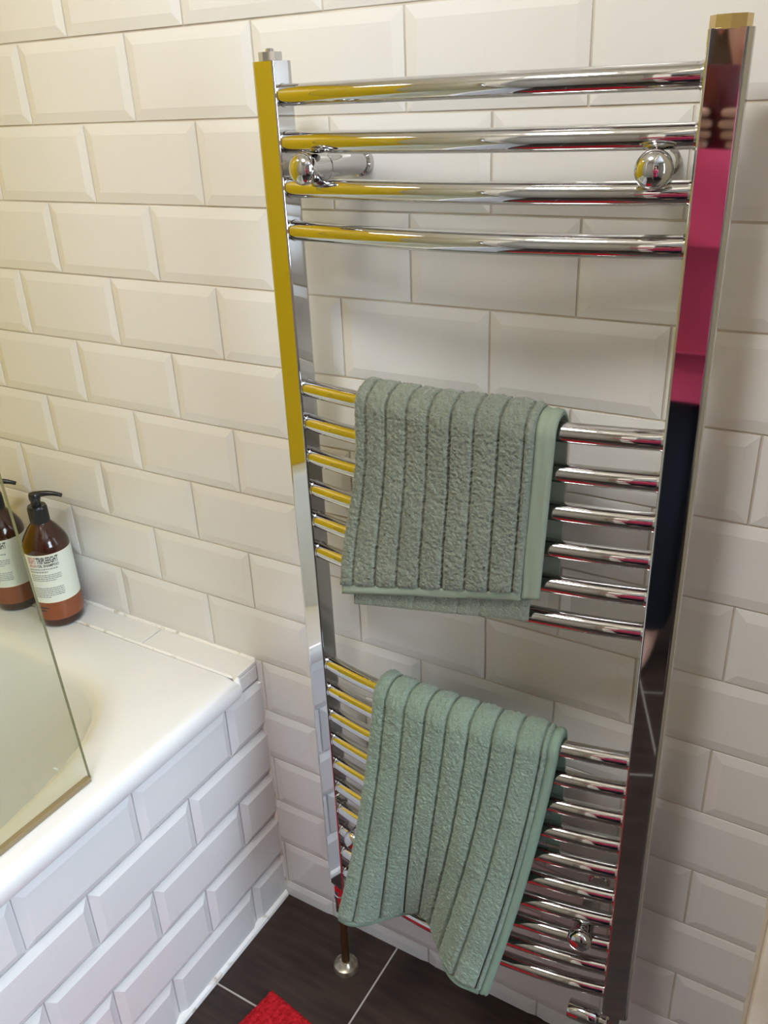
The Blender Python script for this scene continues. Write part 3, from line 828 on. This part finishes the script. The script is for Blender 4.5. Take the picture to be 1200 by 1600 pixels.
def bottle(x, y, z, label, rz, second):
    b = thing('pump_bottle', (x, y, z), label, 'bottle', 'shampoo bottles on the bath ledge', rz)
    R0 = 0.0400
    prof = [(0.030, 0.0), (0.037, 0.0008), (0.0395, 0.004), (R0, 0.009), (R0, 0.150), (0.0392, 0.157), (0.0365, 0.165), (0.0315, 0.174), (0.0255, 0.183), (0.0195, 0.191), (0.0165, 0.195), (0.0160, 0.197)]
    o = link('bottle_body', lathe_mesh(prof, 64), M_amber, b); auto_smooth(o, 40)
    # ribbed pump collar
    n = 60
    V, F = [], []
    hs = [(0.0164, 0.1955), (0.0168, 0.198), (0.0166, 0.222), (0.0150, 0.2262), (0.0080, 0.2268)]
    for r, h in hs:
        for k in range(n):
            rr = r * (1.0 if k % 2 else 0.965) if 0.197 < h < 0.223 else r
            a = 2 * math.pi * k / n; V.append((rr * math.cos(a), rr * math.sin(a), h))
    for i in range(len(hs) - 1):
        for k in range(n): F.append((i * n + k, i * n + (k + 1) % n, (i + 1) * n + (k + 1) % n, (i + 1) * n + k))
    F.append(tuple(range(n - 1, -1, -1))); F.append(tuple((len(hs) - 1) * n + k for k in range(n)))
    link('pump_collar', mesh_from(V, F, 'collar'), M_black, b)
    o = link('pump_stem', lathe_mesh([(0.0082, 0.226), (0.0082, 0.237)], 24), M_black, b); auto_smooth(o)
    hd = link('pump_head', lathe_mesh([(0.0088, 0.236), (0.0096, 0.238), (0.0098, 0.2455), (0.0085, 0.249), (0.003, 0.250)], 28), M_black, b); auto_smooth(hd)
    ca, sa = math.cos(math.radians(38) - rz), math.sin(math.radians(38) - rz)
    pts = []; rr = []
    for k in range(9):
        t = k / 8
        l = -0.004 + 0.050 * t
        pts.append((l * ca, l * sa, 0.2445 + 0.004 * math.sin(t * 2.6) - 0.006 * t * t)); rr.append(0.0062 - 0.0028 * t)
    o = link('nozzle', tube_mesh(pts, rr, 14), M_black, hd, True)
    ar = math.radians
    RL = R0 + 0.0009
    o = link('paper_label', shell(RL, ar(-103), ar(95), 0.0525, 0.1475), M_label, b); auto_smooth(o, 30)
    o2 = link('amber_label', shell(RL, ar(-103), ar(95), 0.0165, 0.0525), M_band, b); auto_smooth(o2, 30)
    for zz in (0.0525, 0.1463):
        rim = link('label_border', shell(RL + 0.0002, ar(-103), ar(95), zz, zz + 0.0013), M_labelrim, o); auto_smooth(rim, 30)
    rt = RL + 0.00035
    a0 = ar(-89)
    def put(name, co, fs, ang, zz, m_, par):
        V, fs2 = wrap(co, fs, ang, zz, rt)
        me = mesh_from(V, fs2, name); link(name, me, m_, par)
    c, f = text_mesh('EIGHT', 0.0125, 0.0155); put('lettering', c, f, a0, 0.1315, M_inkr, o)
    c, f = text_mesh('TRIPLEEIGHT', 0.0125, 0.0375); put('lettering', c, f, a0 + 0.0163 / rt, 0.1315, M_ink, o)
    if second:
        c, f = text_mesh('ARGAN OIL', 0.0055, 0.026); put('lettering', c, f, a0, 0.1245, M_ink, o)
    else:
        c, f = text_mesh('ARGAN', 0.0055, 0.0155); put('lettering', c, f, a0, 0.1245, M_inkr, o)
        c, f = text_mesh('OIL SHAMPOO', 0.0055, 0.0365); put('lettering', c, f, a0 + 0.0168 / rt, 0.1245, M_ink, o)
    c, f = dashes(2, 0.050, 0.0052, 3); put('small_print', c, f, a0, 0.1190, M_inkg, o)
    c, f = dashes(4, 0.054, 0.0036, 5); put('small_print', c, f, a0, 0.1075, M_inkg, o)
    c, f = dashes(6, 0.053, 0.0036, 9); put('small_print', c, f, a0, 0.0815, M_inkg, o)
    c, f = dashes(2, 0.017, 0.0060, 11); put('small_print', c, f, a0 + 0.06, 0.0400, M_ink, o2)
    return b
bottle(-0.116, -0.057, 0.5492, 'amber bottle with black pump, the one nearer the towel radiator', 0.0, False)
bottle(-0.236, -0.058, 0.5492, 'amber bottle with black pump, the one farther from the towel radiator', math.radians(-16), True)

# ------------------------------------------------------------------ red bath mat
ma = math.atan2(-0.0151, 0.094)
mat_o = thing('bath_mat', (0.397, -0.180, 0.0), 'bright red looped bath mat lying on the dark floor tiles', 'bath mat', rz=ma)
n1, n2 = 150, 150
mw, ml = 0.48, 0.50
uu, vv = np.meshgrid(np.linspace(0, mw, n1), np.linspace(-ml, 0, n2))
e = np.minimum(np.minimum(uu, mw - uu), np.minimum(vv + ml, -vv))
hh = 0.0125 * np.sqrt(np.clip(1 - (1 - np.clip(e / 0.010, 0, 1)) ** 2, 0.0, 1)) + 0.001
hh = hh + rng.normal(0, 0.0011, hh.shape) * (e > 0.003) + 0.0010 * np.sin(uu * 2 * math.pi / 0.012) * (e > 0.004)
top = np.stack([uu, vv, np.maximum(hh, 0.001)], -1)
botg = np.stack([uu, vv, np.full_like(uu, 0.0004)], -1)
o = link('mat_pile', quick_flip(grid_mesh(top, botg, 'mat_pile')), M_red, mat_o)

# ------------------------------------------------------------------ photographer (seen in the chrome)
def skin_obj(name, verts, edges, radii, material, parent, root=0, sub=2):
    me = bpy.data.meshes.new(name); me.from_pydata(verts, edges, []); me.update()
    o = link(name, me, material, parent)
    sk = o.modifiers.new('Skin', 'SKIN'); sk.use_smooth_shade = True
    o.modifiers.new('Subdivision', 'SUBSURF').levels = sub
    o.modifiers['Subdivision'].render_levels = sub
    for i, r in enumerate(radii):
        sv = me.skin_vertices[0].data[i]
        sv.radius = r if hasattr(r, '__len__') else (r, r)
        sv.use_root = (i == root)
    return o

PYAW = math.radians(24)
per = thing('person', (1.262, -1.245, 0.0), 'person in pink top and navy trousers photographing with a phone, mirrored in the chrome', 'person', rz=PYAW)
inv = Matrix.Translation(per.location) @ Matrix.Rotation(PYAW, 4, 'Z')
inv = inv.inverted()
def loc(v): return tuple(inv @ Vector(v))
ph_c = CAM - CD * 0.0125 - CU * 0.052 - CR * 0.002
handL = inv @ (ph_c - CR * 0.052 - CU * 0.030 - CD * 0.02)
handR = inv @ (ph_c + CR * 0.052 - CU * 0.030 - CD * 0.02)
shL, shR = Vector((-0.165, -0.02, 1.315)), Vector((0.165, -0.02, 1.315))
def elbow(s, h, side):
    mid = (s + h) / 2; return mid + Vector((side * 0.10, -0.03, -0.17))
eL, eR = elbow(shL, handL, -1), elbow(shR, handR, 1)
wL = handL + (eL - handL) * 0.16; wR = handR + (eR - handR) * 0.16
bv = [(0, 0, 0.90), (0, 0.0, 1.05), (0, -0.01, 1.22), (0, -0.015, 1.33), (0, -0.01, 1.40), (0, 0.015, 1.455), (0, 0.015, 1.53), (0, 0.005, 1.60),
      tuple(shL), tuple(eL), tuple(wL), tuple(shR), tuple(eR), tuple(wR),
      (-0.09, 0, 0.84), (-0.095, 0.02, 0.47), (-0.10, -0.015, 0.09), (-0.105, 0.06, 0.035), (-0.11, 0.15, 0.022),
      (0.09, 0, 0.84), (0.095, 0.02, 0.47), (0.10, -0.015, 0.09), (0.105, 0.06, 0.035), (0.11, 0.15, 0.022)]
be = [(0, 1), (1, 2), (2, 3), (3, 4), (4, 5), (5, 6), (6, 7), (3, 8), (8, 9), (9, 10), (3, 11), (11, 12), (12, 13),
      (0, 14), (14, 15), (15, 16), (16, 17), (17, 18), (0, 19), (19, 20), (20, 21), (21, 22), (22, 23)]
br_ = [(0.14, 0.10), (0.125, 0.09), (0.135, 0.10), (0.09, 0.07), (0.048, 0.05), (0.068, 0.078), (0.082, 0.095), (0.055, 0.065),
       0.052, 0.038, 0.026, 0.052, 0.038, 0.026, 0.078, 0.052, 0.034, 0.036, 0.024, 0.078, 0.052, 0.034, 0.036, 0.024]
body = skin_obj('body', bv, be, br_, M_skin, per)
# clothes as looser skins over the same joints
tv = [(0, 0.0, 0.875), (0, 0, 0.93), (0, 0.0, 1.05), (0, -0.01, 1.22), (0, -0.015, 1.33), (0, -0.012, 1.375), tuple(shL), tuple(eL), tuple(wL + (eL - wL) * 0.15), tuple(shR), tuple(eR), tuple(wR + (eR - wR) * 0.15)]
te = [(0, 1), (1, 2), (2, 3), (3, 4), (4, 5), (4, 6), (6, 7), (7, 8), (4, 9), (9, 10), (10, 11)]
skin_obj('pink_top', tv, te, [(0.185, 0.150), (0.180, 0.145), (0.160, 0.122), (0.165, 0.128), (0.115, 0.092), (0.062, 0.064), 0.070, 0.054, 0.042, 0.070, 0.054, 0.042], M_pink, per, root=1)
qv = [(0, 0, 0.885), (-0.092, 0, 0.82), (-0.096, 0.02, 0.47), (-0.10, -0.012, 0.075), (0.092, 0, 0.82), (0.096, 0.02, 0.47), (0.10, -0.012, 0.075)]
skin_obj('navy_trousers', qv, [(0, 1), (1, 2), (2, 3), (0, 4), (4, 5), (5, 6)], [(0.125, 0.085), 0.088, 0.070, 0.058, 0.088, 0.070, 0.058], M_navy, per)
# face and hair
def ellip(name, c, r, material, parent):
    bm = bmesh.new(); bmesh.ops.create_uvsphere(bm, u_segments=20, v_segments=12, radius=1.0)
    for v in bm.verts: v.co = Vector((c[0] + v.co.x * r[0], c[1] + v.co.y * r[1], c[2] + v.co.z * r[2]))
    me = bpy.data.meshes.new(name); bm.to_mesh(me); bm.free()
    return link(name, me, material, parent, True)
skin_obj('hair', [(0, -0.015, 1.60), (0, -0.045, 1.55), (-0.06, -0.05, 1.48), (-0.07, -0.04, 1.38), (0.06, -0.05, 1.48), (0.07, -0.04, 1.38)],
         [(0, 1), (1, 2), (2, 3), (1, 4), (4, 5)], [(0.085, 0.085), (0.095, 0.085), 0.055, 0.045, 0.055, 0.045], M_hair, per)
for sx in (-0.032, 0.032):
    ellip('eye', (sx, 0.098, 1.515), (0.013, 0.008, 0.008), M_eye, per)
    ellip('ear', (sx * 2.55, 0.005, 1.50), (0.010, 0.018, 0.030), M_skin, per)
ellip('nose', (0, 0.110, 1.485), (0.013, 0.018, 0.022), M_skin, per)
ellip('mouth', (0, 0.096, 1.447), (0.024, 0.008, 0.007), M_lip, per)
# hands gripping the phone
def hand(w_, h_, side):
    R_ = Matrix.Rotation(-PYAW, 3, 'Z')
    r3, u3, d3 = R_ @ CR, R_ @ CU, R_ @ CD
    pv = [tuple(w_), tuple(h_)]; pe = [(0, 1)]; prr = [0.024, (0.030, 0.018)]
    for k in range(4):
        base = h_ + u3 * (0.030 - 0.019 * k)
        L = (0.036, 0.040, 0.037, 0.030)[k]
        a = base + d3 * 0.018 + r3 * (side * -0.004)
        b_ = a + d3 * (L * 0.40) + r3 * (-side * L * 0.35)
        c_ = b_ + r3 * (-side * L * 0.75) + d3 * 0.001
        i = len(pv); pv += [tuple(a), tuple(b_), tuple(c_)]; pe += [(1, i), (i, i + 1), (i + 1, i + 2)]; prr += [0.0095, 0.0085, 0.0072]
    a = h_ + u3 * 0.030 - d3 * 0.006; b_ = a + u3 * 0.028 - r3 * side * 0.012; c_ = b_ + u3 * 0.022 - r3 * side * 0.012
    i = len(pv); pv += [tuple(a), tuple(b_), tuple(c_)]; pe += [(1, i), (i, i + 1), (i + 1, i + 2)]; prr += [0.012, 0.0105, 0.0085]
    skin_obj('hand', pv, pe, prr, M_skin, per)
hand(wL, handL, -1); hand(wR, handR, 1)

# phone: the lens sits just behind the viewpoint
phone = thing('mobile_phone', ph_c, 'slim dark red mobile phone held up in both hands', 'phone')
bm = bmesh.new(); bmesh.ops.create_cube(bm, size=1.0)
for v in bm.verts: v.co = Vector((v.co.x * 0.071, v.co.y * 0.144, v.co.z * 0.008))
bmesh.ops.bevel(bm, geom=bm.edges[:], offset=0.003, segments=3, affect='EDGES')
me = bpy.data.meshes.new('phone_case'); bm.to_mesh(me); bm.free()
RM = Matrix.Identity(3)
for i in range(3): RM[i][0], RM[i][1], RM[i][2] = CR[i], CU[i], -CD[i]
phone.rotation_euler = RM.to_euler()
link('phone_case', me, M_phone, phone, True)
link('phone_screen', box_mesh((-0.033, -0.066, 0.0041), (0.033, 0.066, 0.0046)), M_black, phone)
